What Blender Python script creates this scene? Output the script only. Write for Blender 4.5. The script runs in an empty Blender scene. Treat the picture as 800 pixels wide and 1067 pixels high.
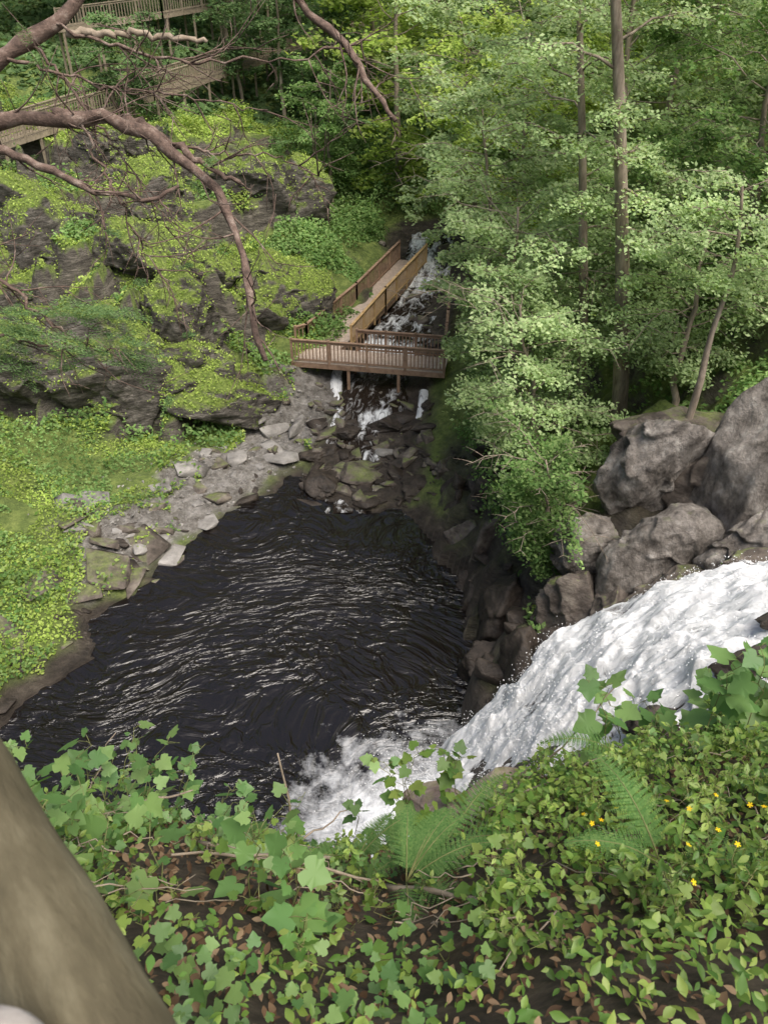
import bpy, math, random, bmesh
import numpy as np
from mathutils import Vector
S = bpy.context.scene
rng = np.random.default_rng(11)
random.seed(5)
LAT = rng.random((64,64,64))

# ------------------------------------------------------------ noise
def vn(p):
    f=np.floor(p); fr=p-f; fr=fr*fr*(3-2*fr); i=f.astype(int)&63; j=(i+1)&63
    x0,y0,z0=i.T; x1,y1,z1=j.T; a,b,c=fr.T
    def L(u,v,t): return u+(v-u)*t
    return L(L(L(LAT[x0,y0,z0],LAT[x1,y0,z0],a),L(LAT[x0,y1,z0],LAT[x1,y1,z0],a),b),
             L(L(LAT[x0,y0,z1],LAT[x1,y0,z1],a),L(LAT[x0,y1,z1],LAT[x1,y1,z1],a),b),c)*2-1
def fbm(p,o=4):
    s=0; a=1; t=0
    for k in range(o):
        s=s+a*vn(p*2**k+17.3*k+100); t+=a; a*=.5
    return s/t*1.6
def fb2(x,y,sc,o=4,z=0.5):
    return fbm(np.stack([x*sc,y*sc,np.full_like(x,z)],1),o)

# ------------------------------------------------------------ terrain function
POOL=np.array([(3.2,20.0),(2.9,21.4),(2.0,22.6),(2.2,23.8),(1.3,25.2),(.3,26.1),(-.6,25.7),(-1.8,25.9),(-2.8,26.8),(-3.3,28.4),(-4.2,28.6),(-4.6,27.0),(-6.3,25.6),(-7.0,23.6),(-8.4,22.2),(-8.4,20.6),(-9.8,19.4),(-9.6,17.8),(-11.0,16.0),(-11.2,13.5),(-10,9),(-5,7),(0,8),(1.9,10.5),(1.8,13),(2.6,14.4),(2.2,16.0),(3.1,17.6),(2.8,18.8)],float)
CP=np.array([(-3,12,-1.5),(-5,18,-1.5),(-1,18,-1.5),(-2,23,-1.0),(-7,14,-1.2),(0,22,-1),
(-.5,27.3,.1),(-2,27.8,.1),(.8,27.5,.2),
(-4.3,29.0,.1),(-6.7,25.6,.1),(-8.4,22.4,.1),(-9.8,19.4,.1),(-11.0,17.0,.15),(-11.6,13.5,.2),(-10.5,8.7,.5),
(-6,30,.5),(-7.5,27,.4),(-9,24,.4),(-11,22,.5),(-12,19,.6),(-13,15,1),(-12,27,.9),(-14,24,1.2),(-16,28,1.8),(-18,22,2.8),(-20,18,3.8),(-13,30,1.4),(-9,30.5,.9),
(-16.4,30.6,1.8),(-12,31.6,1.5),(-8.5,32.6,1.3),(-5.5,33.5,1.2),
(-17,32.4,5.4),(-12,33.5,5.4),(-8.5,34.8,5.1),(-5.5,37.0,4.0),
(-20,38,6.6),(-14,40,7.3),(-9,42,7.0),(-5,44,5.2),
(-23,52,9),(-16,50,9),(-9,52,8),(-4,55,6.5),(-25,70,13),(-10,66,11),(0,75,10.5),(-25,100,20),(0,110,20),(20,100,20),(-40,40,14),(-40,20,10),(-30,25,7),(-25,10,8),(-40,0,12),(-40,100,22),(40,100,22),
(-1,30,.25),(-.5,33,.7),(0,36,1.1),(1.2,40,1.7),(2.3,45,2.5),(3,50,3.6),(4,60,6),
(-3,32,.6),(-3.2,36,1.5),(-2.2,40,2.3),(-.8,45,3.0),
(2.8,30,1.2),(3.3,33,1.8),(4,36,2.5),(5,40,3),(6,45,4),(8,55,6.5),
(3.1,27,1.2),(3.6,24,1.6),(4.0,21.5,1.8),(3.8,17.5,1.8),(3.1,15,1.8),(5,27,3),(5,22,3.6),(5.2,18,4.0),(4.3,15.5,3.2),
(8,20,7.0),(8,27,5.5),(8,33,5.5),(12,20,9.5),(12,27,8.5),(12,35,8),(20,20,13),(20,35,13),(20,55,14),(35,30,20),(35,60,20),
(7,11.7,6.6),(10,10.9,7.4),(14,9.9,7.9),(20,8.6,8.7),(5.6,12.0,5.6),(4.5,12.1,4.4),(3.3,12.1,2.9),(2.3,12,1.0),(1.3,11.9,-.4),
(6.3,14.9,4.8),(8.2,14.6,6.0),(9.6,14.2,7.0),(7.2,17.6,6.6),(9.5,17.8,8.2),(13,13.5,9.2),(13,17,10.5),(6,9,6.0),(10,8.3,8.8),(4,9,4.2),(2,8.5,3),
(0,-.5,16.35),(0,.6,16.0),(-.9,.7,16),(.9,.7,16),(0,1.3,15.0),(-3,1.5,15),(3,1.5,15.2),(0,2.5,13.8),(-3,2.8,13.6),(3,3.3,13.9),(1,3.4,13.35),(-1,3.2,12.95),(-2,3.2,13.1),(2,3.3,13.8),
(0,4.3,9),(-3,4.3,9),(3,5.2,9.5),(0,6,4.5),(-4,6,3.5),(0,7.3,0.5),(-5,6.5,.5),(5,4,13.4),(6,6,10.0),(7,7.0,8.6),(10,4,14),(10,6.3,11),(-6,3,13.5),(-6,5,8),(-10,3,14),(-10,6,6),(-15,5,10),
(-5,0,16.3),(5,0,16.3),(15,-5,17),(-15,-5,17),(0,-10,17),(60,-40,18),(-60,-40,18),(0,-40,17),(150,-150,20),(-150,-150,20),(0,-150,20),(150,200,34),(-150,200,34),(0,220,34),(150,50,32),(-150,50,32)],float)
_A=np.linalg.norm(CP[:,None,:2]-CP[None,:,:2],axis=2)
_n=len(CP); _M=np.zeros((_n+3,_n+3)); _M[:_n,:_n]=_A
_M[:_n,_n]=1; _M[:_n,_n+1:]=CP[:,:2]; _M[_n:,:_n]=_M[:_n,_n:].T
_W=np.linalg.solve(_M,np.concatenate([CP[:,2],np.zeros(3)]))
def sdpoly(x,y,P):
    d=np.full(x.shape,1e9); ins=np.zeros(x.shape,bool); n=len(P)
    for i in range(n):
        a=P[i]; b=P[(i+1)%n]; e=b-a
        t=np.clip(((x-a[0])*e[0]+(y-a[1])*e[1])/(e@e),0,1)
        d=np.minimum(d,np.hypot(x-a[0]-t*e[0],y-a[1]-t*e[1]))
        c=((a[1]>y)!=(b[1]>y))&(x<(b[0]-a[0])*(y-a[1])/(b[1]-a[1]+1e-12)+a[0])
        ins^=c
    return np.where(ins,-d,d)
def dline(x,y,P):
    P=np.array(P,float); d=np.full(x.shape,1e9)
    for i in range(len(P)-1):
        a=P[i]; b=P[i+1]; e=b-a
        t=np.clip(((x-a[0])*e[0]+(y-a[1])*e[1])/(e@e),0,1)
        d=np.minimum(d,np.hypot(x-a[0]-t*e[0],y-a[1]-t*e[1]))
    return d
STREAM=[(3,50),(2.3,45),(1.2,40),(.3,37),(-.2,34),(-.6,31),(-.8,28)]
FALL=[(20,8.6),(14,9.9),(10,10.9),(7,11.7),(4.5,12.1),(1.3,11.9)]
GRAV=[(-3.2,33.5),(-5,31),(-6.8,27.8),(-8.2,25),(-9.9,22.8)]
def ss(a,b,x):
    t=np.clip((x-a)/(b-a),0,1); return t*t*(3-2*t)
def height(x,y):
    x=np.asarray(x,float); y=np.asarray(y,float); z=np.zeros(x.shape)
    for s in range(0,len(x),20000):
        xs=x[s:s+20000]; ys=y[s:s+20000]
        d=np.hypot(xs[:,None]-CP[None,:,0],ys[:,None]-CP[None,:,1])
        z[s:s+20000]=d@_W[:_n]+_W[_n]+_W[_n+1]*xs+_W[_n+2]*ys
    dp=sdpoly(x,y,POOL)+.6*fb2(x,y,.6,5,9.); st=dline(x,y,STREAM); fa=dline(x,y,FALL)
    near=ss(0,3,dp)*ss(1.5,4,st)*ss(2,4,fa)
    fg=ss(3,7,np.hypot(x,y*1.2))
    z=z+near*fg*(fb2(x,y,.22,3)*.8)+fg*fb2(x,y,.9,4,3.5)*.18*ss(-.5,1,dp)+(1-fg)*fb2(x,y,1.5,3)*.08
    rbm=fg*ss(1.8,2.6,x)*ss(12,10,x)*ss(13.4,14.4,y)*ss(30,28,y)*ss(1.9,2.8,fa); z=z+rbm*fb2(x,y,1.1,5,5.)*.65
    m=ss(-4,-6,x)*ss(29.5,31,y)*ss(60,50,y)
    z=z+m*fb2(x,y,.45,4,14.)*.85
    stp=2.2; q=z/stp+fb2(x,y,.2,4,8.)*1.0
    k=np.floor(q); fr=q-k
    zt=z+(ss(.40,.60,fr)-fr)*stp
    z=z*(1-m)+zt*m+m*.16*fb2(x,y,2.2,3,2.)
    # low rock shelves on the gravel shore
    gm=ss(2.6,1.4,dline(x,y,GRAV))*ss(-.2,.5,dp); q=z/.22+1.6*fb2(x,y,.7,4,21.); fr=q-np.floor(q); z=z+gm*(ss(.3,.5,fr)-fr)*.26
    z=np.where(dp<0,np.minimum(z,-.02-.5*np.minimum(-dp,2)),np.where((st>2.0)|(y<30),np.maximum(z,np.minimum(.03+.2*dp,.3)*(st>1.2)+.02),z))
    return z
def hz(x,y): return float(height(np.array([x]),np.array([y]))[0])
def slopez(x,y):
    h=height(x,y); e=.25; a=(height(x+e,y)-h)/e; b=(height(x,y+e)-h)/e
    return h,1/np.sqrt(1+a*a+b*b)

# ------------------------------------------------------------ mesh helpers
def mesh_from(name,V,F,mat=None,smooth=False,attr=None,parent=None):
    V=np.asarray(V,np.float32); F=np.asarray(F,np.int32)
    me=bpy.data.meshes.new(name); k=F.shape[1]
    me.vertices.add(len(V)); me.vertices.foreach_set('co',V.ravel())
    me.loops.add(F.size); me.loops.foreach_set('vertex_index',F.ravel())
    me.polygons.add(len(F)); me.polygons.foreach_set('loop_start',np.arange(0,F.size,k,dtype=np.int32))
    me.polygons.foreach_set('loop_total',np.full(len(F),k,np.int32))
    me.update(calc_edges=True)
    if smooth: me.polygons.foreach_set('use_smooth',np.ones(len(F),bool))
    if attr:
        for nm,(dom,arr) in attr.items():
            if arr.ndim==1:
                a=me.attributes.new(nm,'FLOAT',dom); a.data.foreach_set('value',arr.astype(np.float32))
            else:
                a=me.attributes.new(nm,'FLOAT_COLOR',dom); a.data.foreach_set('color',arr.astype(np.float32).ravel())
    if mat: me.materials.append(mat)
    ob=bpy.data.objects.new(name,me); S.collection.objects.link(ob)
    if parent: ob.parent=parent
    return ob
def empty(name,loc=(0,0,0)):
    e=bpy.data.objects.new(name,None); S.collection.objects.link(e); return e
class MB:
    def __init__(s): s.v=[]; s.f=[]; s.m=[]; s.n=0
    def add(s,V,F,m=0):
        s.v.append(np.asarray(V,float)); 
        for f in F: s.f.append([i+s.n for i in f]); s.m.append(m)
        s.n+=len(V)
    def tube(s,P,R,k=7,m=0,rough=0.0):
        P=np.array(P,float); n=len(P); T=np.gradient(P,axis=0); T/=np.linalg.norm(T,axis=1)[:,None]+1e-9
        up=np.array([0,0,1.]) if abs(T[0][2])<.9 else np.array([1.,0,0])
        a=np.cross(T[0],up); a/=np.linalg.norm(a); V=[]
        th=np.arange(k)*2*math.pi/k
        for i in range(n):
            a=a-T[i]*(a@T[i]); a/=np.linalg.norm(a)+1e-9; b=np.cross(T[i],a)
            r=R[i]*(1+rough*(rng.random(k)-.5)) if rough else R[i]*np.ones(k)
            V.append(P[i]+(np.cos(th)*r)[:,None]*a+(np.sin(th)*r)[:,None]*b)
        V=np.concatenate(V+[P[:1],P[-1:]]); F=[]
        for i in range(n-1):
            for j in range(k):
                F.append((i*k+j,i*k+(j+1)%k,(i+1)*k+(j+1)%k,(i+1)*k+j))
        for j in range(k):
            F.append((n*k,(j+1)%k,j)); F.append((n*k+1,(n-1)*k+j,(n-1)*k+(j+1)%k))
        s.add(V,F,m)
    def beam(s,p0,p1,w,h,m=0):
        p0=np.array(p0,float); p1=np.array(p1,float); t=p1-p0; t/=np.linalg.norm(t)
        up=np.array([0,0,1.]) if abs(t[2])<.9 else np.array([0,1.,0])
        a=np.cross(t,up); a/=np.linalg.norm(a); b=np.cross(a,t)
        V=[p+sa*a*w/2+sb*b*h/2 for p in (p0,p1) for sa,sb in ((-1,-1),(1,-1),(1,1),(-1,1))]
        s.add(V,[(0,1,2,3),(7,6,5,4),(0,4,5,1),(1,5,6,2),(2,6,7,3),(3,7,4,0)],m)
    def obj(s,name,mats,smooth=False,parent=None):
        me=bpy.data.meshes.new(name); V=np.concatenate(s.v)
        me.from_pydata(V.tolist(),[],s.f)
        for mt in mats: me.materials.append(mt)
        me.polygons.foreach_set('material_index',np.array(s.m,np.int32))
        if smooth: me.polygons.foreach_set('use_smooth',np.ones(len(s.f),bool))
        me.update(); ob=bpy.data.objects.new(name,me); S.collection.objects.link(ob)
        if parent: ob.parent=parent
        return ob
def nrm(a): return a/(np.linalg.norm(a,axis=1)[:,None]+1e-9)
def frames(n,tilt,g=rng,bias=(0,0)):
    N=np.stack([g.normal(bias[0],tilt,n),g.normal(bias[1],tilt,n),np.ones(n)],1); N=nrm(N)
    az=g.random(n)*2*math.pi; T=np.stack([np.cos(az),np.sin(az),np.zeros(n)],1)
    T=nrm(T-N*(T*N).sum(1)[:,None]); return N,T
T_QUAD=(np.array([(0,-.5,0),(.30,-.05,.03),(0,.5,-.06),(-.30,-.05,.03)]),np.array([(0,1,2,3)]))
T_OVAL=(np.array([(0,-.5,0),(.2,-.25,.05),(.27,0,.06),(.17,.28,.03),(0,.55,-.08),(-.17,.28,.03),(-.27,0,.06),(-.2,-.25,.05),(0,0,-.01)]),
        np.array([(0,1,8),(1,2,8),(2,3,8),(3,4,8),(4,5,8),(5,6,8),(6,7,8),(7,0,8)]))
_h=[(.10,-.04),(.26,-.13),(.42,-.04),(.50,.10),(.55,.20),(.44,.28),(.47,.38),(.58,.52),(.47,.54),(.38,.58),(.30,.66),(.24,.78),(.14,.90)]
_o=[(0,.05)]+_h+[(0,1.05)]+[(-a,b) for a,b in _h[::-1]]
T_LOBE=(np.array([(a,b-.1,.16*abs(a)-.14*max(b-.4,0)**2-.32*a*a) for a,b in _o]+[(0,.3,-.02)]),
        np.array([(i,(i+1)%len(_o),len(_o)) for i in range(len(_o))]))
_pt=[]
for i in range(5):
    a=i*2*math.pi/5
    for r,da in ((.15,-.6),(.5,-.3),(.5,.3)): _pt.append((r*math.cos(a+da),r*math.sin(a+da),.05))
T_FLOW=(np.array(_pt+[(0,0,0)]),np.array([(i,(i+1)%15,15) for i in range(15)]))
def leaves(name,tpl,C,N,T,size,mat,parent=None,tint=None,wid=1.0):
    TV,TF=tpl; n=len(C); B=np.cross(T,N)
    size=np.broadcast_to(size,(n,)); wid=np.broadcast_to(wid,(n,))
    V=C[:,None]+size[:,None,None]*(TV[None,:,0,None]*wid[:,None,None]*B[:,None]+TV[None,:,1,None]*T[:,None]+TV[None,:,2,None]*N[:,None])
    F=(TF[None]+(np.arange(n)*len(TV))[:,None,None]).reshape(-1,TF.shape[1])
    if tint is None: tint=rng.random(n)
    return mesh_from(name,V.reshape(-1,3),F,mat,attr={'tint':('FACE',np.repeat(tint,len(TF)))},parent=parent)

# ------------------------------------------------------------ materials
def newmat(name):
    m=bpy.data.materials.new(name); m.use_nodes=True; nt=m.node_tree; nt.nodes.clear()
    return m,nt,nt.nodes,nt.links
def N_(ns,t,**k):
    n=ns.new(t)
    for a,b in k.items(): setattr(n,a,b)
    return n
def ramp(ns,stops):
    r=ns.new('ShaderNodeValToRGB'); e=r.color_ramp.elements
    while len(e)<len(stops): e.new(.5)
    for i,(p,c) in enumerate(stops): e[i].position=p; e[i].color=(*c,1) if len(c)==3 else c
    return r
def noise(ns,ls,co,scale,detail=6,rough=.6):
    n=ns.new('ShaderNodeTexNoise'); n.inputs['Scale'].default_value=scale; n.inputs['Detail'].default_value=detail
    n.inputs['Roughness'].default_value=rough; ls.new(co,n.inputs['Vector']); return n
def leafmat(name,cols,trans=.35,gloss=.0,nscale=.35,namp=.35,gain=1.0):
    m,nt,ns,ls=newmat(name)
    at=N_(ns,'ShaderNodeAttribute',attribute_name='tint')
    k=len(cols); r=ramp(ns,[(i/(k-1),tuple(min(.9,q*gain) for q in c)) for i,c in enumerate(cols)]); ls.new(at.outputs['Fac'],r.inputs[0])
    tc=ns.new('ShaderNodeTexCoord'); nz=noise(ns,ls,tc.outputs['Object'],nscale,2)
    mr=ns.new('ShaderNodeMapRange'); mr.inputs[1].default_value=.3; mr.inputs[2].default_value=.7; mr.inputs[3].default_value=1-namp; mr.inputs[4].default_value=1+namp
    ls.new(nz.outputs['Fac'],mr.inputs[0])
    mx=N_(ns,'ShaderNodeVectorMath',operation='SCALE'); ls.new(r.outputs[0],mx.inputs[0]); ls.new(mr.outputs[0],mx.inputs['Scale'])
    d=ns.new('ShaderNodeBsdfDiffuse'); t=ns.new('ShaderNodeBsdfTranslucent')
    ls.new(mx.outputs[0],d.inputs[0])
    y=N_(ns,'ShaderNodeVectorMath',operation='MULTIPLY'); ls.new(mx.outputs[0],y.inputs[0]); y.inputs[1].default_value=(1.3,1.25,.7); ls.new(y.outputs[0],t.inputs[0])
    a=ns.new('ShaderNodeMixShader'); a.inputs[0].default_value=trans; ls.new(d.outputs[0],a.inputs[1]); ls.new(t.outputs[0],a.inputs[2])
    out=a.outputs[0]
    if gloss:
        g=ns.new('ShaderNodeBsdfGlossy'); g.inputs['Roughness'].default_value=.5
        b=ns.new('ShaderNodeMixShader'); b.inputs[0].default_value=gloss; ls.new(out,b.inputs[1]); ls.new(g.outputs[0],b.inputs[2]); out=b.outputs[0]
    o=ns.new('ShaderNodeOutputMaterial'); ls.new(out,o.inputs[0]); return m
def surf(name,stops,scale=3,rough=.8,bump=.4,bscale=12,bdist=.05,stretch=(1,1,1),spec=.3,moss=None,mosslo=.35,mosshi=.75):
    m,nt,ns,ls=newmat(name); tc=ns.new('ShaderNodeTexCoord')
    mp=ns.new('ShaderNodeMapping'); mp.inputs['Scale'].default_value=stretch; ls.new(tc.outputs['Object'],mp.inputs[0])
    nz=noise(ns,ls,mp.outputs[0],scale,8,.65); r=ramp(ns,stops); ls.new(nz.outputs['Fac'],r.inputs[0]); col=r.outputs[0]
    nb=noise(ns,ls,mp.outputs[0],bscale,8,.7)
    if moss:
        ge=ns.new('ShaderNodeNewGeometry'); sx=ns.new('ShaderNodeSeparateXYZ'); ls.new(ge.outputs['Normal'],sx.inputs[0])
        n2=noise(ns,ls,tc.outputs['Object'],1.6,6,.7)
        ad=N_(ns,'ShaderNodeMath',operation='MULTIPLY_ADD'); ls.new(n2.outputs['Fac'],ad.inputs[0]); ad.inputs[1].default_value=1.1; ls.new(sx.outputs[2],ad.inputs[2])
        mr=ns.new('ShaderNodeMapRange'); mr.inputs[1].default_value=mosslo+.55; mr.inputs[2].default_value=mosshi+.55; ls.new(ad.outputs[0],mr.inputs[0])
        n3=noise(ns,ls,tc.outputs['Object'],7,5,.7); r3=ramp(ns,[(.3,moss[0]),(.7,moss[1])]); ls.new(n3.outputs['Fac'],r3.inputs[0])
        mx=N_(ns,'ShaderNodeMixRGB'); ls.new(mr.outputs[0],mx.inputs[0]); ls.new(col,mx.inputs[1]); ls.new(r3.outputs[0],mx.inputs[2]); col=mx.outputs[0]
    p=ns.new('ShaderNodeBsdfPrincipled'); p.inputs['Roughness'].default_value=rough; p.inputs['Specular IOR Level'].default_value=spec
    ls.new(col,p.inputs['Base Color'])
    bp=ns.new('ShaderNodeBump'); bp.inputs['Strength'].default_value=bump; bp.inputs['Distance'].default_value=bdist
    ls.new(nb.outputs['Fac'],bp.inputs['Height']); ls.new(bp.outputs[0],p.inputs['Normal'])
    o=ns.new('ShaderNodeOutputMaterial'); ls.new(p.outputs[0],o.inputs[0]); return m

G=2.1
MOSS=((.08,.13,.025),(.27,.34,.08))
M_birch=leafmat('leaf_light_green',[(.12,.17,.08),(.17,.23,.11),(.24,.29,.16)],.42,gain=G)
M_dark=leafmat('leaf_deep_green',[(.04,.075,.03),(.07,.115,.045),(.11,.16,.07)],.35,gain=1.8)
M_yel=leafmat('leaf_yellow_green',[(.11,.165,.035),(.18,.245,.055),(.27,.33,.10)],.4,gain=1.75,nscale=.5,namp=.42)
M_mid=leafmat('leaf_mid_green',[(.06,.115,.035),(.10,.165,.055),(.16,.225,.085)],.38,gain=1.8)
M_fg=leafmat('leaf_vine',[(.07,.15,.045),(.11,.20,.06),(.17,.26,.085)],.42,.03,1.5,.3,gain=1.45)
M_fg2=leafmat('leaf_herb',[(.07,.15,.03),(.13,.21,.04),(.23,.30,.07)],.42,.03,2,.35,gain=1.45)
M_fern=leafmat('leaf_fern',[(.06,.13,.04),(.12,.20,.065)],.4,0,2,.2,gain=1.4)
M_dead=leafmat('leaf_litter_brown',[(.07,.045,.03),(.16,.10,.06),(.30,.22,.14)],.1,0,2,.3)
M_flower=leafmat('petal_yellow',[(.8,.5,.02),(.8,.6,.03)],.2,0,2,.0)
M_bark=surf('bark_grey_brown',[(.3,(.12,.095,.07)),(.7,(.42,.35,.28))],6,.9,.6,20,.03,(1,1,.25))
M_barkred=surf('bark_reddish',[(.3,(.06,.043,.035)),(.52,(.18,.125,.10)),(.72,(.38,.31,.26))],11,.9,1.0,34,.02)
M_barkpale=surf('bark_pale',[(.3,(.18,.14,.10)),(.7,(.42,.35,.27))],10,.9,.5,30,.01)
M_rock=surf('rock_mossy',[(.3,(.03,.027,.023)),(.5,(.115,.104,.09)),(.7,(.29,.265,.235))],1.6,.85,1,5,.2,(1,1,3),.3,MOSS,.35,.7)
M_rockgrey=surf('rock_grey',[(.30,(.05,.043,.036)),(.43,(.19,.17,.15)),(.56,(.34,.31,.28)),(.70,(.56,.53,.49))],1.7,.85,1.0,3.5,.35,(1.3,1.3,.9),.3,MOSS,.95,1.35)
M_rockwet=surf('rock_wet',[(.3,(.016,.013,.011)),(.6,(.065,.052,.042)),(.8,(.13,.108,.09))],2.5,.4,.8,8,.08,(1,1,1.5),.35)
M_rockbrown=surf('rock_brown',[(.3,(.04,.034,.028)),(.5,(.12,.10,.085)),(.75,(.26,.23,.19))],2,.65,.8,8,.08,(1,1,1.5),.3,MOSS,.85,1.3)
M_slab=surf('rock_slab',[(.3,(.10,.092,.085)),(.5,(.24,.228,.212)),(.75,(.42,.40,.375))],1.3,.8,.8,10,.05,(1,1,2),.3,MOSS,1.1,1.5)
M_rockpink=surf('rock_foreground',[(.3,(.13,.09,.07)),(.5,(.33,.25,.21)),(.7,(.5,.42,.37))],5,.85,.8,16,.03,(1,1,1),.3,MOSS,.85,1.2)
M_wood=surf('wood_railing',[(.3,(.19,.12,.08)),(.7,(.40,.27,.19))],4,.7,.3,30,.01)
M_woodnew=surf('wood_golden',[(.3,(.38,.24,.11)),(.7,(.56,.40,.20))],4,.7,.3,30,.01)
M_deck=surf('wood_deck',[(.3,(.34,.27,.22)),(.7,(.56,.46,.38))],6,.8,.3,30,.01)
M_woodgrey=surf('wood_weathered',[(.3,(.17,.14,.10)),(.7,(.36,.30,.22))],5,.85,.3,30,.01)
M_log=surf('wood_log_rail',[(.28,(.04,.033,.018)),(.5,(.115,.098,.058)),(.72,(.24,.215,.14))],11,.75,.9,50,.006,(.3,1,1))
M_logpale=surf('wood_log_pale',[(.3,(.30,.26,.23)),(.7,(.55,.51,.47))],20,.8,.6,60,.006)

def terrain_mat():
    m,nt,ns,ls=newmat('gorge_ground'); tc=ns.new('ShaderNodeTexCoord'); at=N_(ns,'ShaderNodeAttribute',attribute_name='zone')
    sep=ns.new('ShaderNodeSeparateColor'); ls.new(at.outputs['Color'],sep.inputs[0])
    mp=ns.new('ShaderNodeMapping'); mp.inputs['Scale'].default_value=(1,1,3.5); ls.new(tc.outputs['Object'],mp.inputs[0])
    nr=noise(ns,ls,mp.outputs[0],1.2,8,.7); rr=ramp(ns,[(.3,(.03,.025,.02)),(.5,(.11,.098,.08)),(.72,(.28,.25,.21))]); ls.new(nr.outputs['Fac'],rr.inputs[0])
    nv=noise(ns,ls,tc.outputs['Object'],2.2,8,.7); rv=ramp(ns,[(.3,(.055,.085,.02)),(.5,(.13,.18,.04)),(.7,(.25,.30,.08))]); ls.new(nv.outputs['Fac'],rv.inputs[0])
    ng=noise(ns,ls,tc.outputs['Object'],2.6,10,.75)
    rg=ramp(ns,[(.32,(.07,.06,.05)),(.46,(.17,.158,.14)),(.56,(.26,.245,.225)),(.7,(.40,.38,.355))]); ls.new(ng.outputs['Fac'],rg.inputs[0])
    ns2=noise(ns,ls,tc.outputs['Object'],6,8,.7); rs=ramp(ns,[(.3,(.025,.018,.012)),(.5,(.08,.058,.038)),(.7,(.16,.125,.085))]); ls.new(ns2.outputs['Fac'],rs.inputs[0])
    ge=ns.new('ShaderNodeNewGeometry'); sx=ns.new('ShaderNodeSeparateXYZ'); ls.new(ge.outputs['Normal'],sx.inputs[0])
    ad=N_(ns,'ShaderNodeMath',operation='MULTIPLY_ADD'); ls.new(nr.outputs['Fac'],ad.inputs[0]); ad.inputs[1].default_value=.9; ls.new(sx.outputs[2],ad.inputs[2])
    mr=ns.new('ShaderNodeMapRange'); mr.inputs[1].default_value=.92; mr.inputs[2].default_value=1.18; ls.new(ad.outputs[0],mr.inputs[0])
    def mix(f,a,b):
        x=N_(ns,'ShaderNodeMixRGB'); ls.new(f,x.inputs[0]); ls.new(a,x.inputs[1]); ls.new(b,x.inputs[2]); return x.outputs[0]
    c=mix(mr.outputs[0],rr.outputs[0],rv.outputs[0])
    c=mix(sep.outputs[1],c,rg.outputs[0]); c=mix(sep.outputs[0],c,rs.outputs[0])
    wet=ramp(ns,[(.3,(.018,.014,.011)),(.55,(.065,.052,.04)),(.75,(.16,.135,.105))]); ls.new(nr.outputs['Fac'],wet.inputs[0])
    c=mix(sep.outputs[2],c,wet.outputs[0])
    p=ns.new('ShaderNodeBsdfPrincipled'); ls.new(c,p.inputs['Base Color'])
    rm=ns.new('ShaderNodeMapRange'); rm.inputs[3].default_value=.9; rm.inputs[4].default_value=.5; ls.new(sep.outputs[2],rm.inputs[0]); ls.new(rm.outputs[0],p.inputs['Roughness'])
    nb=noise(ns,ls,mp.outputs[0],4,9,.7); bp=ns.new('ShaderNodeBump'); bp.inputs['Strength'].default_value=.9; bp.inputs['Distance'].default_value=.25
    ls.new(nb.outputs['Fac'],bp.inputs['Height']); ls.new(bp.outputs[0],p.inputs['Normal'])
    o=ns.new('ShaderNodeOutputMaterial'); ls.new(p.outputs[0],o.inputs[0]); return m
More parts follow.
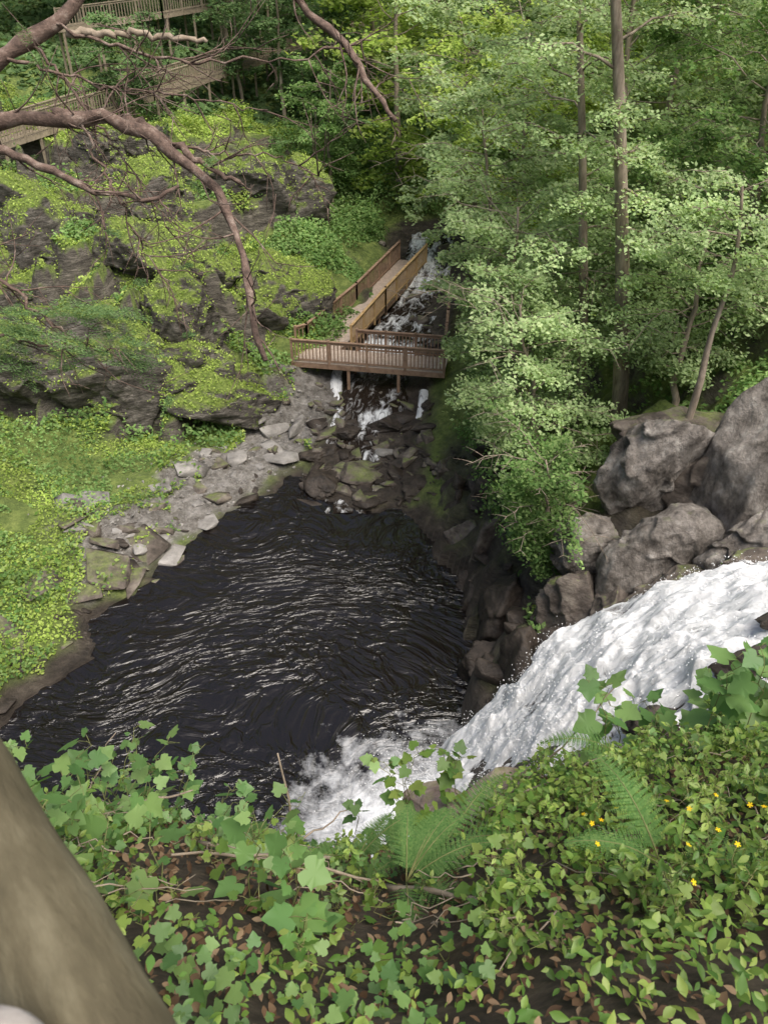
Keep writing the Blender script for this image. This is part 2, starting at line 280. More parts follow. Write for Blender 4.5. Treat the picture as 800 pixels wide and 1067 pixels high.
def water_mat():
    m,nt,ns,ls=newmat('pool_water'); tc=ns.new('ShaderNodeTexCoord')
    # coordinates bent by slow noise so the wavelets change direction over the pool
    nd=noise(ns,ls,tc.outputs['Object'],.13,2,.5); sc=N_(ns,'ShaderNodeVectorMath',operation='SCALE'); ls.new(nd.outputs['Color'],sc.inputs[0]); sc.inputs['Scale'].default_value=7
    av=N_(ns,'ShaderNodeVectorMath',operation='ADD'); ls.new(tc.outputs['Object'],av.inputs[0]); ls.new(sc.outputs[0],av.inputs[1])
    mp=ns.new('ShaderNodeMapping'); mp.inputs['Scale'].default_value=(1.0,1.6,0); mp.inputs['Rotation'].default_value=(0,0,.35); ls.new(av.outputs[0],mp.inputs[0])
    n1=noise(ns,ls,mp.outputs[0],1.9,3,.5); n1.inputs['Distortion'].default_value=.7
    n2=noise(ns,ls,mp.outputs[0],.45,2,.5)
    nm=noise(ns,ls,tc.outputs['Object'],.22,3,.6); mm=ns.new('ShaderNodeMapRange'); mm.inputs[1].default_value=.35; mm.inputs[2].default_value=.65; mm.inputs[3].default_value=.45; mm.inputs[4].default_value=1.25; ls.new(nm.outputs['Fac'],mm.inputs[0])
    ml=N_(ns,'ShaderNodeMath',operation='MULTIPLY'); ls.new(n1.outputs['Fac'],ml.inputs[0]); ls.new(mm.outputs[0],ml.inputs[1])
    ad=N_(ns,'ShaderNodeMath',operation='MULTIPLY_ADD'); ls.new(n2.outputs['Fac'],ad.inputs[0]); ad.inputs[1].default_value=1.1; ls.new(ml.outputs[0],ad.inputs[2])
    bp=ns.new('ShaderNodeBump'); bp.inputs['Strength'].default_value=1; bp.inputs['Distance'].default_value=.23; ls.new(ad.outputs[0],bp.inputs['Height'])
    ds=N_(ns,'ShaderNodeVectorMath',operation='DISTANCE'); ls.new(tc.outputs['Object'],ds.inputs[0]); ds.inputs[1].default_value=(1.0,11.0,0)
    n3=noise(ns,ls,tc.outputs['Object'],1.3,10,.72)
    s=N_(ns,'ShaderNodeMath',operation='MULTIPLY_ADD'); ls.new(n3.outputs['Fac'],s.inputs[0]); s.inputs[1].default_value=-7.5; ls.new(ds.outputs['Value'],s.inputs[2])
    mr=ns.new('ShaderNodeMapRange'); mr.inputs[1].default_value=.3; mr.inputs[2].default_value=-2.2; ls.new(s.outputs[0],mr.inputs[0])
    p=ns.new('ShaderNodeBsdfPrincipled'); mx=N_(ns,'ShaderNodeMixRGB'); ls.new(mr.outputs[0],mx.inputs[0]); mx.inputs[1].default_value=(.009,.007,.006,1); mx.inputs[2].default_value=(.70,.72,.75,1)
    ls.new(mx.outputs[0],p.inputs['Base Color']); p.inputs['IOR'].default_value=1.5; p.inputs['Specular IOR Level'].default_value=.62
    rm=ns.new('ShaderNodeMapRange'); rm.inputs[3].default_value=.21; rm.inputs[4].default_value=.85; ls.new(mr.outputs[0],rm.inputs[0]); ls.new(rm.outputs[0],p.inputs['Roughness'])
    ls.new(bp.outputs[0],p.inputs['Normal'])
    o=ns.new('ShaderNodeOutputMaterial'); ls.new(p.outputs[0],o.inputs[0]); return m
def flow_mat(name,dark=(.03,.022,.016),fu=16,fw=60):
    m,nt,ns,ls=newmat(name); at=N_(ns,'ShaderNodeAttribute',attribute_name='flow')
    sep=ns.new('ShaderNodeSeparateColor'); ls.new(at.outputs['Color'],sep.inputs[0])
    cb=ns.new('ShaderNodeCombineXYZ'); a=N_(ns,'ShaderNodeMath',operation='MULTIPLY'); a.inputs[1].default_value=fu; ls.new(sep.outputs[0],a.inputs[0]); ls.new(a.outputs[0],cb.inputs[0])
    b=N_(ns,'ShaderNodeMath',operation='MULTIPLY'); b.inputs[1].default_value=fw; ls.new(sep.outputs[1],b.inputs[0]); ls.new(b.outputs[0],cb.inputs[1])
    n1=noise(ns,ls,cb.outputs[0],1.0,10,.70); n1.inputs['Distortion'].default_value=1.2
    s=N_(ns,'ShaderNodeMath',operation='MULTIPLY_ADD'); ls.new(n1.outputs['Fac'],s.inputs[0]); s.inputs[1].default_value=2.0; ls.new(sep.outputs[2],s.inputs[2])
    mr=ns.new('ShaderNodeMapRange'); mr.inputs[1].default_value=.95; mr.inputs[2].default_value=1.8; ls.new(s.outputs[0],mr.inputs[0])
    r=ramp(ns,[(0,dark),(.12,(.12,.115,.11)),(.3,(.45,.46,.47)),(.5,(.74,.76,.77)),(1,(.88,.89,.90))]); ls.new(mr.outputs[0],r.inputs[0])
    p=ns.new('ShaderNodeBsdfPrincipled'); ls.new(r.outputs[0],p.inputs['Base Color']); p.inputs['Specular IOR Level'].default_value=.2
    rm=ns.new('ShaderNodeMapRange'); rm.inputs[3].default_value=.25; rm.inputs[4].default_value=.9; ls.new(mr.outputs[0],rm.inputs[0]); ls.new(rm.outputs[0],p.inputs['Roughness'])
    bp=ns.new('ShaderNodeBump'); bp.inputs['Strength'].default_value=.8; bp.inputs['Distance'].default_value=.14; ls.new(n1.outputs['Fac'],bp.inputs['Height']); ls.new(bp.outputs[0],p.inputs['Normal'])
    o=ns.new('ShaderNodeOutputMaterial'); ls.new(p.outputs[0],o.inputs[0]); return m

# ------------------------------------------------------------ terrain mesh
def axis(lo,hi,st,far):
    a=np.arange(lo,hi,st); b=[hi]; s=st
    while b[-1]<far: s*=1.25; b.append(b[-1]+s)
    c=[lo]; s=st
    while c[-1]>-far: s*=1.25; c.append(c[-1]-s)
    return np.concatenate([np.array(c[1:])[::-1],a,np.array(b)])
ax=axis(-24,18,.16,260); ay=axis(-2,58,.16,300)
GX,GY=np.meshgrid(ax,ay); gx=GX.ravel(); gy=GY.ravel(); gz=height(gx,gy)
nx=len(ax); ny=len(ay)
def gridF(ny,nx):
    idx=np.arange(nx*ny).reshape(ny,nx)
    return np.stack([idx[:-1,:-1].ravel(),idx[:-1,1:].ravel(),idx[1:,1:].ravel(),idx[1:,:-1].ravel()],1)
dp=sdpoly(gx,gy,POOL); st=dline(gx,gy,STREAM); fa=dline(gx,gy,FALL); gr=dline(gx,gy,GRAV)
nzv=fb2(gx,gy,.8,4)
grav=ss(2.3,1.3,gr+nzv*1.5)
soil=ss(5.5,4.5,np.hypot(gx*.8,gy)+nzv*.4)
wet=np.maximum(np.maximum(ss(.9,.05,dp+nzv*.6),ss(3.2,2.2,st+nzv*.6)),ss(3.4,2.4,fa+nzv*.4))
rb=ss(2.2,2.6,gx)*ss(5.2,4.2,gx+nzv*.4)*ss(30,28,gy)*ss(9,10,gy); wet=np.maximum(wet,rb*.8)
rb2=ss(4.5,5.5,gx)*ss(12,11,gx)*ss(12.5,13.5,gy)*ss(18.3,17.3,gy+nzv*.6); wet=np.maximum(wet,rb2*.95)*(1-grav*.75)*(1-soil)
col=np.stack([soil,grav,wet,np.ones_like(soil)],1)
mesh_from('gorge_ground',np.stack([gx,gy,gz],1),gridF(ny,nx),terrain_mat(),True,{'zone':('POINT',col)})

# ------------------------------------------------------------ water
wx=np.arange(-14,5,.5); wy=np.arange(5,31,.5); WX,WY=np.meshgrid(wx,wy)
k=sdpoly(WX.ravel(),WY.ravel(),POOL)<1.8
F=gridF(*WX.shape); F=F[k[F].all(1)]
mesh_from('pool_water',np.stack([WX.ravel(),WY.ravel(),np.zeros(WX.size)],1),F,water_mat(),True)
def ribbon(name,P,W,ns,nw,mat,foam,disp,edge=1.0,fw=2.2,clear=None):
    P=np.array(P,float); d=np.concatenate([[0],np.cumsum(np.linalg.norm(np.diff(P,axis=0),axis=1))]); u=np.linspace(0,d[-1],ns)
    Q=np.stack([np.interp(u,d,P[:,i]) for i in range(3)],1)
    for _ in range(6): Q[1:-1]=(Q[:-2]+2*Q[1:-1]+Q[2:])/4
    T=np.gradient(Q,axis=0); sl=-T[:,2]/(np.linalg.norm(T,axis=1)+1e-9)
    side=np.stack([T[:,1],-T[:,0],0*u],1); side=nrm(side); w=np.linspace(-1,1,nw)
    Wd=np.interp(u/d[-1],np.linspace(0,1,len(W)),W)/2
    V=Q[:,None]+side[:,None]*(w[None,:,None]*Wd[:,None,None]); V=V.reshape(-1,3)
    U=np.repeat(u,nw); ww=np.tile(w,ns); Wr=np.repeat(Wd,nw)
    nn=fbm(np.stack([U*.8,ww*Wr*fw,0*U+.3],1),5); n2=fbm(np.stack([U*2.5,ww*Wr*5,0*U+.7],1),4)
    V[:,2]+=disp*(nn+.35*n2)-edge*np.abs(ww)**3
    fo=foam(np.repeat(sl,nw),ww,nn,V)
    col=np.stack([U/10,ww*Wr/10+.5,fo,np.ones_like(U)],1)
    o=mesh_from(name,V,gridF(ns,nw),mat,True,{'flow':('POINT',col)}); return V,fo,ns,nw
FV,FF,_,_=ribbon('waterfall',[(20,8.8,9.1),(14,10.1,8.35),(10,11.1,7.95),(8.4,11.5,7.75),(7.2,11.8,7.4),(6.2,12.05,6.75),(5.3,12.15,5.8),(4.4,12.15,4.7),(3.6,12.1,3.45),(2.9,12.05,2.2),(2.3,12.0,1.05),(1.7,11.9,.2),(1.2,11.8,-.15)],
       [3.6,3.8,3.8,4.0,4.2,4.4,4.6],420,140,flow_mat('waterfall_water'),lambda sl,w,nn,V:.27+.38*ss(.04,.3,sl)+.50*nn-.35*ss(.7,1.,np.abs(w)),.38,.5,3.)
ribbon('stream_water',[(3,50,4.1),(2.6,47,3.4),(2.3,45,3.0),(2,43.5,2.5),(1.2,40,2.05),(.6,38,1.9),(.3,37,1.5),(-.2,34,1.2),(-.4,32.6,.95),(-.6,31,.5),(-.8,29.5,.25),(-.8,28,.14),(-.8,25.6,-.03)],
       [2.6,3,3.4,3.8,4.4],200,30,flow_mat('stream_water',(.02,.014,.01),14,30),lambda sl,w,nn,V:-.12+.45*ss(.14,.4,sl)+.35*nn+.12*(V[:,1]>35),.12,.1)
ribbon('small_cascade',[(1.9,33.6,1.5),(1.75,32.2,1.25),(1.6,31.5,1.0),(1.5,31.1,.5),(1.4,30.4,.3),(1.2,29.4,.25),(1.1,28.6,.2)],[.5,.45,.5,.7],60,14,flow_mat('cascade_water'),lambda sl,w,nn,V:.5+0*sl-.3*np.abs(w)**2,.1,.12)
ribbon('small_cascade',[(-2.3,35.8,1.6),(-2.3,34.8,1.45),(-2.25,34.2,1.0),(-2.2,33.4,.8),(-2.0,32.6,.6)],[.5,.6,.5,.5],60,14,flow_mat('cascade_water2'),lambda sl,w,nn,V:.45+0*sl-.3*np.abs(w)**2,.1,.12)
m,nt,ns_,ls_=newmat('water_spray'); p=ns_.new('ShaderNodeBsdfDiffuse'); p.inputs[0].default_value=(.78,.80,.81,1); o=ns_.new('ShaderNodeOutputMaterial'); ls_.new(p.outputs[0],o.inputs[0]); M_spray=m
pr=np.clip(FF-.35,0,1)*(FV[:,0]<9.5); pr/=pr.sum(); I=rng.choice(len(FV),13000,p=pr)
C=FV[I]+rng.normal(0,1,(len(I),3))*np.array([.12,.12,.08])+np.array([0,0,.05])
C2=np.stack([rng.normal(1.2,.9,6000),rng.normal(11.7,1.3,6000),np.abs(rng.normal(0,.35,6000))],1); C=np.concatenate([C,C2])
N=nrm(rng.normal(size=(len(C),3))*.7+np.array([0,-.3,1.])); T=nrm(np.cross(N,rng.normal(size=(len(C),3))))
leaves('waterfall_spray',T_QUAD,C,N,T,rng.uniform(.012,.045,len(C)),M_spray)

# ------------------------------------------------------------ rocks
def ico(sub):
    bm=bmesh.new(); bmesh.ops.create_icosphere(bm,subdivisions=sub,radius=1); 
    V=np.array([v.co[:] for v in bm.verts]); F=np.array([[v.index for v in f.verts] for f in bm.faces]); bm.free(); return V,F
ICO5=ico(6); ICO3=ico(3)
def rockverts(V,seed,planes=14,rough=.10,freq=2.0,strata=0,cut=(.55,.35)):
    g=np.random.default_rng(seed); n=nrm(g.normal(size=(planes,3))); h=cut[0]+cut[1]*g.random(planes)
    D=V@n.T; sc=np.where(D>1e-3,h[None]/np.maximum(D,1e-3),9).min(1); sc=np.minimum(sc,1)
    W=V*sc[:,None]; W=W+V*(fbm(W*freq+seed*3.7,6)*rough)[:,None]
    if strata:
        ax_=nrm(g.normal(size=(1,3))*.18+np.array([[0,0,1.]]))[0]
        q=(W@ax_)*strata+fbm(W*1.3+seed,3)*1.3; fr=q-np.floor(q); am=np.clip(.5+.9*fbm(W*1.1+seed*2.+5,2),0,1)
        W[:,:2]*=(1-.15*am*ss(.0,.25,fr)*ss(1,.85,fr))[:,None]
    return W
BT=[];BN=[]
def boulder(name,c,s,rot,seed,mat,sub=ICO5,grow=0,**k):
    V=rockverts(sub[0],seed,**k)*np.array(s)
    a,b,t=rot; 
    R=np.array([[math.cos(a),-math.sin(a),0],[math.sin(a),math.cos(a),0],[0,0,1]])@np.array([[1,0,0],[0,math.cos(b),-math.sin(b)],[0,math.sin(b),math.cos(b)]])@np.array([[math.cos(t),0,math.sin(t)],[0,1,0],[-math.sin(t),0,math.cos(t)]])
    V=V@R.T+np.array(c); F=sub[1]
    if grow:
        n=np.cross(V[F[:,1]]-V[F[:,0]],V[F[:,2]]-V[F[:,0]]); ar=np.linalg.norm(n,axis=1); n/=ar[:,None]+1e-12; cc=V[F].mean(1)
        pr=ar*ss(.25,.55,n[:,2]+.35*fbm(cc*.9,3)); m=int(grow*pr.sum()*.5)
        if m>0 and pr.sum()>0:
            I=rng.choice(len(F),m,p=pr/pr.sum())
            BT.append(cc[I]+n[I]*rng.uniform(.0,.2,m)[:,None]+rng.normal(0,.03,(m,3))); BN.append(n[I])
    return mesh_from(name,V,F,mat,True)
i=0
for c,s,r in [((-15.8,32.0,3.2),(4.0,2.0,3.1),(.1,.1,0)),((-11.6,32.1,2.7),(2.5,1.9,2.7),(.3,0,.1)),((-9.3,34.6,4.4),(2.3,2.1,3.2),(.2,.1,0)),((-8.4,33.0,1.6),(1.4,1.1,1.1),(0,0,0)),
      ((-5.4,38.6,3.9),(3.1,2.3,2.7),(.5,0,.1)),((-7.0,36.0,3.0),(1.6,1.4,2.2),(0,.2,0)),((-13,36.6,5.8),(3.0,1.8,2.5),(.2,0,0)),((-8.0,46,7.3),(3.0,2.0,2.5),(0,.1,0)),
      ((-5,48,6.8),(2.8,1.8,2.3),(.4,0,0)),((-17,40,7.6),(3.1,2.0,2.5),(.2,0,0)),((-12,45,8),(2.9,1.8,2.3),(-.2,0,0)),((-19.5,35.5,5.3),(2.6,1.8,2.4),(.4,0,0)),((-4.6,36.6,2.1),(1.0,.9,.9),(.2,0,0)),((-19.5,31.0,2.9),(2.6,1.7,2.4),(.2,0,0)),((-10.5,39,6.4),(2.4,1.7,2.2),(.3,0,0))]:
    boulder('mossy_boulder',c,s,r,20+i,M_rock,rough=.15,strata=2.4,grow=85,planes=9,cut=(.5,.35)); i+=1
g=np.random.default_rng(41); ICO5s=ico(5)
for j in range(34):
    x=g.uniform(-22,-5.2); y=g.uniform(31.0,38) if j<18 else g.uniform(38,52); s=g.uniform(.8,1.9)
    if x>-7 and y<35: continue
    boulder('mossy_boulder',(x,y,hz(x,y)+.15*s),(s*g.uniform(1,1.7),s,s*g.uniform(.8,1.3)),(g.uniform(-.4,.4),g.uniform(-.2,.2),g.uniform(-.2,.2)),120+j,M_rock,sub=ICO5s,rough=.16,strata=g.uniform(1.5,3),grow=85,planes=9,cut=(.5,.35))
C=np.concatenate(BT); nn=np.concatenate(BN); n=len(C); N=nrm(nn+rng.normal(0,.5,(n,3))+np.array([0,0,.3])); T=nrm(np.cross(N,rng.normal(size=(n,3))))
leaves('boulder_moss_and_ferns',T_QUAD,C,N,T,rng.uniform(.05,.15,n),M_yel)
boulder('pale_boulder',(-5.0,34.5,1.9),(.95,.7,.65),(.4,0,.1),51,M_rockgrey,rough=.08)
for c,s,r,sd in [((6.9,17.5,7.0),(1.45,1.1,2.3),(.3,.25,.45),161),((9.9,16.6,7.9),(2.2,1.7,3.5),(.5,.2,.25),162),((7.3,16.0,5.0),(2.0,1.3,2.0),(.4,.2,.4),163),((5.7,16.9,5.0),(1.2,1.0,1.5),(0,.1,.2),164),
               ((8.4,17.5,6.6),(1.3,1.1,2.6),(0,.2,.2),165),((7.9,18.9,7.2),(2.0,1.1,1.4),(0,.2,0),166),((5.2,15.6,3.3),(1.4,1.3,1.9),(0,.2,.2),169),((9.0,15.4,5.9),(1.7,1.1,1.7),(.4,.2,.3),167),((7.3,14.6,4.9),(1.6,.9,1.2),(.2,0,.3),168),((6.0,14.9,4.0),(1.2,.9,1.3),(.2,0,.2),170),((8.6,14.1,6.2),(1.3,.6,.9),(.1,0,.1),171)]:
    boulder('cliff_boulder',c,s,r,sd,M_rockgrey if sd<165 or sd==167 else M_rockbrown,rough=.09,freq=2.4,strata=1.5,planes=11,cut=(.55,.3))
for c,s,r,sd in [((3.8,15.0,1.4),(1.4,1.3,2.7),(0,.1,.1),71),((3.9,18.4,1.0),(1.3,1.7,2.2),(0,0,.1),72),((3.9,22.0,1.0),(1.3,1.2,1.5),(0,0,.2),73),((3.0,25.6,.5),(1.2,1.3,1.2),(.2,0,0),74),((3.0,23.6,.3),(.9,.8,1.0),(.5,0,.2),92),((3.4,20.2,.2),(.9,1.1,1.1),(.5,0,.2),93),((3.1,16.6,.3),(1.0,.9,1.4),(.2,0,.2),94),((2.6,27.4,.7),(.9,.8,.9),(.7,0,.2),95),((3.3,13.8,.8),(1.0,.8,1.8),(.2,0,.2),96),((4.5,14.2,2.4),(1.0,.8,1.5),(.2,0,.2),97),
               ((5.4,10.4,5.5),(.8,.5,.7),(.2,0,0),75),((7.2,10.5,7.2),(1.2,.55,.6),(.2,0,0),76),((8.8,10.2,7.9),(1.3,.5,.5),(.1,0,0),77),((4.3,10.4,4.0),(.8,.5,.7),(0,0,0),78),((8.2,11.1,7.8),(1.2,.35,.34),(.1,0,0),80),
               ((-2.6,27.4,.15),(.7,1.1,.45),(.3,0,0),84),((-1.2,28.2,.2),(1.4,1.0,.4),(.1,0,0),85),((1.4,27.0,.2),(1.1,1.0,.45),(-.3,0,0),86),((.2,31.6,.7),(1.3,.8,.5),(.1,0,0),87),((-1.6,31.2,.5),(.9,.7,.5),(.5,0,0),88),((.6,28.8,.2),(1.0,.6,.4),(.5,0,0),89),((-3.0,29.6,.2),(.9,.8,.5),(.5,0,0),90)]:
    boulder('wet_boulder',c,s,r,sd,M_rockbrown if sd in (73,92,95,85) else M_rockwet,sub=ICO5s,rough=.10,planes=12,cut=(.5,.35),strata=1.5)
boulder('foreground_rock',(.95,3.2,13.3),(.62,.34,.30),(.25,.3,0),81,M_rockpink,rough=.12)
boulder('foreground_rock',(.4,3.4,12.95),(.35,.25,.25),(0,.1,0),82,M_rockpink,rough=.10)
hull=[]
for k_ in range(12):
    bm=bmesh.new(); g=np.random.default_rng(200+k_)
    for p in g.uniform(-1,1,(12,3)): bm.verts.new(p/ max(1,np.linalg.norm(p)*.8))
    r=bmesh.ops.convex_hull(bm,input=bm.verts[:]); bmesh.ops.delete(bm,geom=[e for e in r['geom_interior'] if isinstance(e,bmesh.types.BMVert)],context='VERTS')
    bmesh.ops.bevel(bm,geom=bm.edges[:],offset=.025,segments=1,affect='EDGES'); bmesh.ops.triangulate(bm,faces=bm.faces[:])
    bm.verts.index_update(); hull.append((np.array([v.co[:] for v in bm.verts]),np.array([[v.index for v in f.verts] for f in bm.faces]))); bm.free()
def loose(name,XY,sz,flat,mat,sink=.3,tilt=.15,zf=height):
    Z=zf(XY[:,0],XY[:,1]); VV=[]; FF=[]; n=0
    for (x,y),z,s in zip(XY,Z,sz):
        V,F=hull[rng.integers(12)]; a=rng.random()*6.28; f=flat*(.6+.8*rng.random())
        W=V*np.array([s,s*(.4+.5*rng.random()),s*f]); b=rng.normal(0,tilt); W=W@np.array([[1,0,0],[0,math.cos(b),math.sin(b)],[0,-math.sin(b),math.cos(b)]])
        W=W@np.array([[math.cos(a),math.sin(a),0],[-math.sin(a),math.cos(a),0],[0,0,1]])+np.array([x,y,z+s*f*(1-2*sink)*.5])
        VV.append(W); FF.append(F+n); n+=len(V)
    return mesh_from(name,np.concatenate(VV),np.concatenate(FF),mat)
def along(P,n,sp):
    P=np.array(P,float); t=rng.random(n)*(len(P)-1); i=t.astype(int); f=(t-i)[:,None]
    return P[i]*(1-f)+P[i+1]*f+rng.normal(0,sp,(n,2))
loose('shore_rock_slabs',along(GRAV,75,.9),.08+1.3*rng.random(75)**4,.2,M_slab,.6,.15)
loose('shore_brown_rocks',along(GRAV,60,1.4),.06+.8*rng.random(60)**3,.3,M_rockbrown,.5,.25)
loose('gravel_stones',along(GRAV,1600,1.3),.02+.09*rng.random(1600)**3,.5,M_slab)
SH=[(-4.9,28),(-6.5,25.8),(-7.5,23.4),(-8.7,21.6),(-9.9,19.4),(-10.6,17.2),(-11.5,14)]
loose('shore_ledge_rocks',along(SH,34,.9),.05+.9*rng.random(34)**3,.3,M_rockbrown,.5,.3)
loose('shore_wet_rocks',along(SH,34,.6),.05+.8*rng.random(34)**2,.22,M_rockwet,.55,.25)
loose('shore_ledge_slabs',np.array([(-9.2,23.3),(-9.8,22.0),(-10.4,20.3),(-12.2,18.6),(-10.6,22.9),(-12.9,17.2),(-11.8,20.6)]),np.array([1.5,1.6,1.1,1.8,1.2,1.3,1.0]),.2,M_rockbrown,.5,.25)
XY=np.stack([rng.uniform(-3.4,2.4,150),rng.uniform(26.0,35,150)],1)
loose('stream_rocks',XY,.06+.7*rng.random(150)**3,.4,M_rockbrown,.45)
XY=np.stack([rng.uniform(-3.4,2.2,150),rng.uniform(25.8,33,150)],1); loose('wet_stream_rocks',XY,.08+.8*rng.random(150)**3,.28,M_rockwet,.5)
XY=along(STREAM[:4],90,1.3); loose('streambed_rocks',XY,.12+.6*rng.random(90)**2,.5,M_rockbrown,.3)
XY=np.stack([rng.uniform(2.6,4.7,50),rng.uniform(14,29,50)],1); loose('bank_rocks',XY,.1+.6*rng.random(50)**2,.6,M_rockwet,.45)
boulder('tan_stream_stone',(.1,29.7,.4),(.5,.33,.22),(0,0,0),91,M_slab,ICO3)

# ------------------------------------------------------------ footbridge & walkways
def offset(P,d):
    P=np.array(P,float); T=np.gradient(P,axis=0); n=np.stack([-T[:,1],T[:,0],0*T[:,0]],1); return P+nrm(n)*d
def rail(mb,P,m=0,h=1.1,bal=.17,mp=None):
    P=np.array(P,float); mp=m if mp is None else mp
    for a,b in zip(P[:-1],P[1:]):
        L=np.linalg.norm(b-a); n=max(1,round(L/1.7)); u=np.array([0,0,1.])
        for q in np.linspace(0,1,n+1): p=a+(b-a)*q; mb.beam(p-u*.25,p+u*(h+.06),.11,.11,mp)
        mb.beam(a+u*h,b+u*h,.14,.045,m); mb.beam(a+u*(h-.10),b+u*(h-.10),.04,.09,m); mb.beam(a+u*.12,b+u*.12,.04,.09,m)
        for q in np.linspace(0,1,int(L/bal)+1)[1:-1]: p=a+(b-a)*q; mb.beam(p+u*.14,p+u*(h-.1),.05,.05,m)
def deck(mb,P,w,m=1,mf=0):
    P=np.array(P,float)
    for a,b in zip(P[:-1],P[1:]):
        t=b-a; L=np.linalg.norm(t); t/=L; s=np.array([-t[1],t[0],0]); s/=np.linalg.norm(s)
        for q in np.arange(.07,L,.145):
            p=a+t*q; mb.beam(p-s*w/2,p+s*w/2,.135,.04,m)
        for o in (-w/2+.05,0,w/2-.05): mb.beam(a+s*o-np.array([0,0,.15]),b+s*o-np.array([0,0,.15]),.09,.24,mf)
        for q in np.arange(.3,L,2.4):
            for o in (-w/2+.1,w/2-.1):
                p=a+t*q+s*o; zg=hz(p[0],p[1])
                if zg<p[2]-.3: mb.beam(p-np.array([0,0,.2]),(p[0],p[1],zg-.2),.14,.14,mf)
mb=MB()
A=[(-4.2,35.6,2.4),(2.9,34.3,2.4)]; B=[(-3.0,36.3,2.41),(-.7,41.5,2.65),(1.7,47,3.3)]
deck(mb,A,1.7); deck(mb,B,1.7)
rail(mb,offset(A,-.82)); rail(mb,[(-1.3,35.92,2.4),(2.9,35.12,2.4)])
rail(mb,[(-4.3,36.3,2.4)]+[tuple(p) for p in offset(B,.85)][0:3]); rail(mb,[(-1.6,36.4,2.4)]+[tuple(p) for p in offset(B,-.85)][1:],2)
rail(mb,[(2.9,35.12,2.4),(3.2,38,2.6),(3.5,41,2.9)])
mb.obj('wooden_footbridge',[M_wood,M_deck,M_woodnew])
mb=MB(); A=[(-24,41.5,9.3),(-21,46,9.9),(-15,56,11.0),(-8.5,66,12.3),(-2,72,13.0)]
deck(mb,A,1.3); rail(mb,offset(A,-.63),0,1.1,.2); rail(mb,offset(A,.63),0,1.1,.2)
mb.obj('hillside_boardwalk',[M_woodgrey,M_woodgrey])
mb=MB(); A=[(-22,62,14.3),(-16,66,14.9),(-9,74,15.8)]
deck(mb,A,1.3); rail(mb,offset(A,-.63),0,1.1,.2)
mb.obj('upper_boardwalk',[M_woodgrey,M_woodgrey])

# ------------------------------------------------------------ log fence next to the viewer
fe=empty('log_fence')
q=np.linspace(-1.6,1.2,60); ang=math.atan2(-.77,.638)
for nm,zc,r0,mt in (('top_rail',17.24,.055,M_log),('lower_rail',16.62,.05,M_log)):
    mb=MB(); mb.tube([(t,.006*math.sin(t*4),.008*math.sin(t*5)) for t in q],[r0+.003*math.sin(t*9)+.0015*math.sin(t*31) for t in q],28,rough=.025); o=mb.obj(nm,[mt],True,fe)
    o.location=(-.36,.425,zc); o.rotation_euler=(0,0,ang)
mb=MB()
for (x,y,zt,r) in ((-.285,.235,17.37,.042),(-1.38,1.62,17.40,.07),(.42,-.5,17.40,.07)):
    zs=[15.3,16,16.6,zt-.03,zt-.008,zt]; mb.tube([(x,y,z) for z in zs],[r,r,r,r,r*.85,r*.5],18)
mb.obj('fence_posts',[M_logpale],True,fe)

# ------------------------------------------------------------ trees
XLY=[14,17,20,26,34,40,60]; XLX=[5,3.7,2.7,1.8,1.6,.7,-.5]
def keep_right(P):
    xl=np.interp(P[:,1],XLY,XLX)+.8*fb2(P[:,1],P[:,2],.6,3)
    k=P[:,0]>xl
    k&=~((P[:,1]<19.6)&(P[:,0]>5.0))
    return k&(P[:,1]>15)
def tree_parts(mb,base,h,lean,cr,z0,nb,k,lsz,seed,tr=.16,cl=.45,flat=.24,droop=.35,wig=.5,keep=None,sub=5):
    g=np.random.default_rng(seed); base=np.array(base,float); s=np.linspace(0,1,12)
    P=base+np.stack([lean[0]*s**1.2,lean[1]*s**1.2,h*s],1); P[1:,:2]+=np.cumsum(g.normal(0,wig*.3,(11,2)),0)*.6
    mb.tube(P,tr*(1-.8*s)+.01,9,rough=.15)
    CC=[]
    for i in range(nb):
        q=z0+(1-z0)*((i+g.random())/nb); p=np.array([np.interp(q,s,P[:,j]) for j in range(3)])
        az=i*2.4+g.normal(0,.5); qq=(q-z0)/(1-z0); L=cr*(.35+.75*math.sin(math.pi*min(1,.18+.82*(1-qq))**.8)*.9)*g.uniform(.5,1.25)
        w=np.linspace(0,1,6); dx=math.cos(az); dy=math.sin(az); up=.55*qq+.15+g.normal(0,.15); dr_=droop*g.uniform(.4,1.5)
        B=p+np.stack([dx*L*w,dy*L*w,L*(up*w-dr_*w*w)],1); B[1:]+=g.normal(0,.04*L,(5,3))*.8
        mb.tube(B,(tr*.22*(1-q*.5))*(1-.85*w)+.006,5)
        for t in np.linspace(.28,1,sub):
            c=np.array([np.interp(t,w,B[:,j]) for j in range(3)])
            for sg in (-1,1):
                a2=az+sg*g.uniform(.4,1.3); l=L*.42*g.uniform(.4,1.2)*(1.15-.6*t); e=c+np.array([math.cos(a2)*l,math.sin(a2)*l,g.normal(.05,.25)*l-.1*l])
                mb.tube([c,(c+e)/2+np.array([0,0,.04*l]),e],[.012,.009,.004],3)
                for u in (.35,.7,1.0): CC.append(c+(e-c)*u)
    CC=np.array(CC); n=len(CC); R=cl*g.uniform(.45,1.25,n); kk=g.poisson(k*g.uniform(.0,1.8,n))
    I=np.repeat(np.arange(n),kk); m=len(I); rr=np.sqrt(g.random(m)); th=g.random(m)*6.283; r=R[I]
    C=CC[I]+np.stack([r*rr*np.cos(th),r*rr*np.sin(th),g.normal(0,flat,m)*r-.25*r*rr**2],1)
    if keep is not None: C=C[keep(C)]
    return C
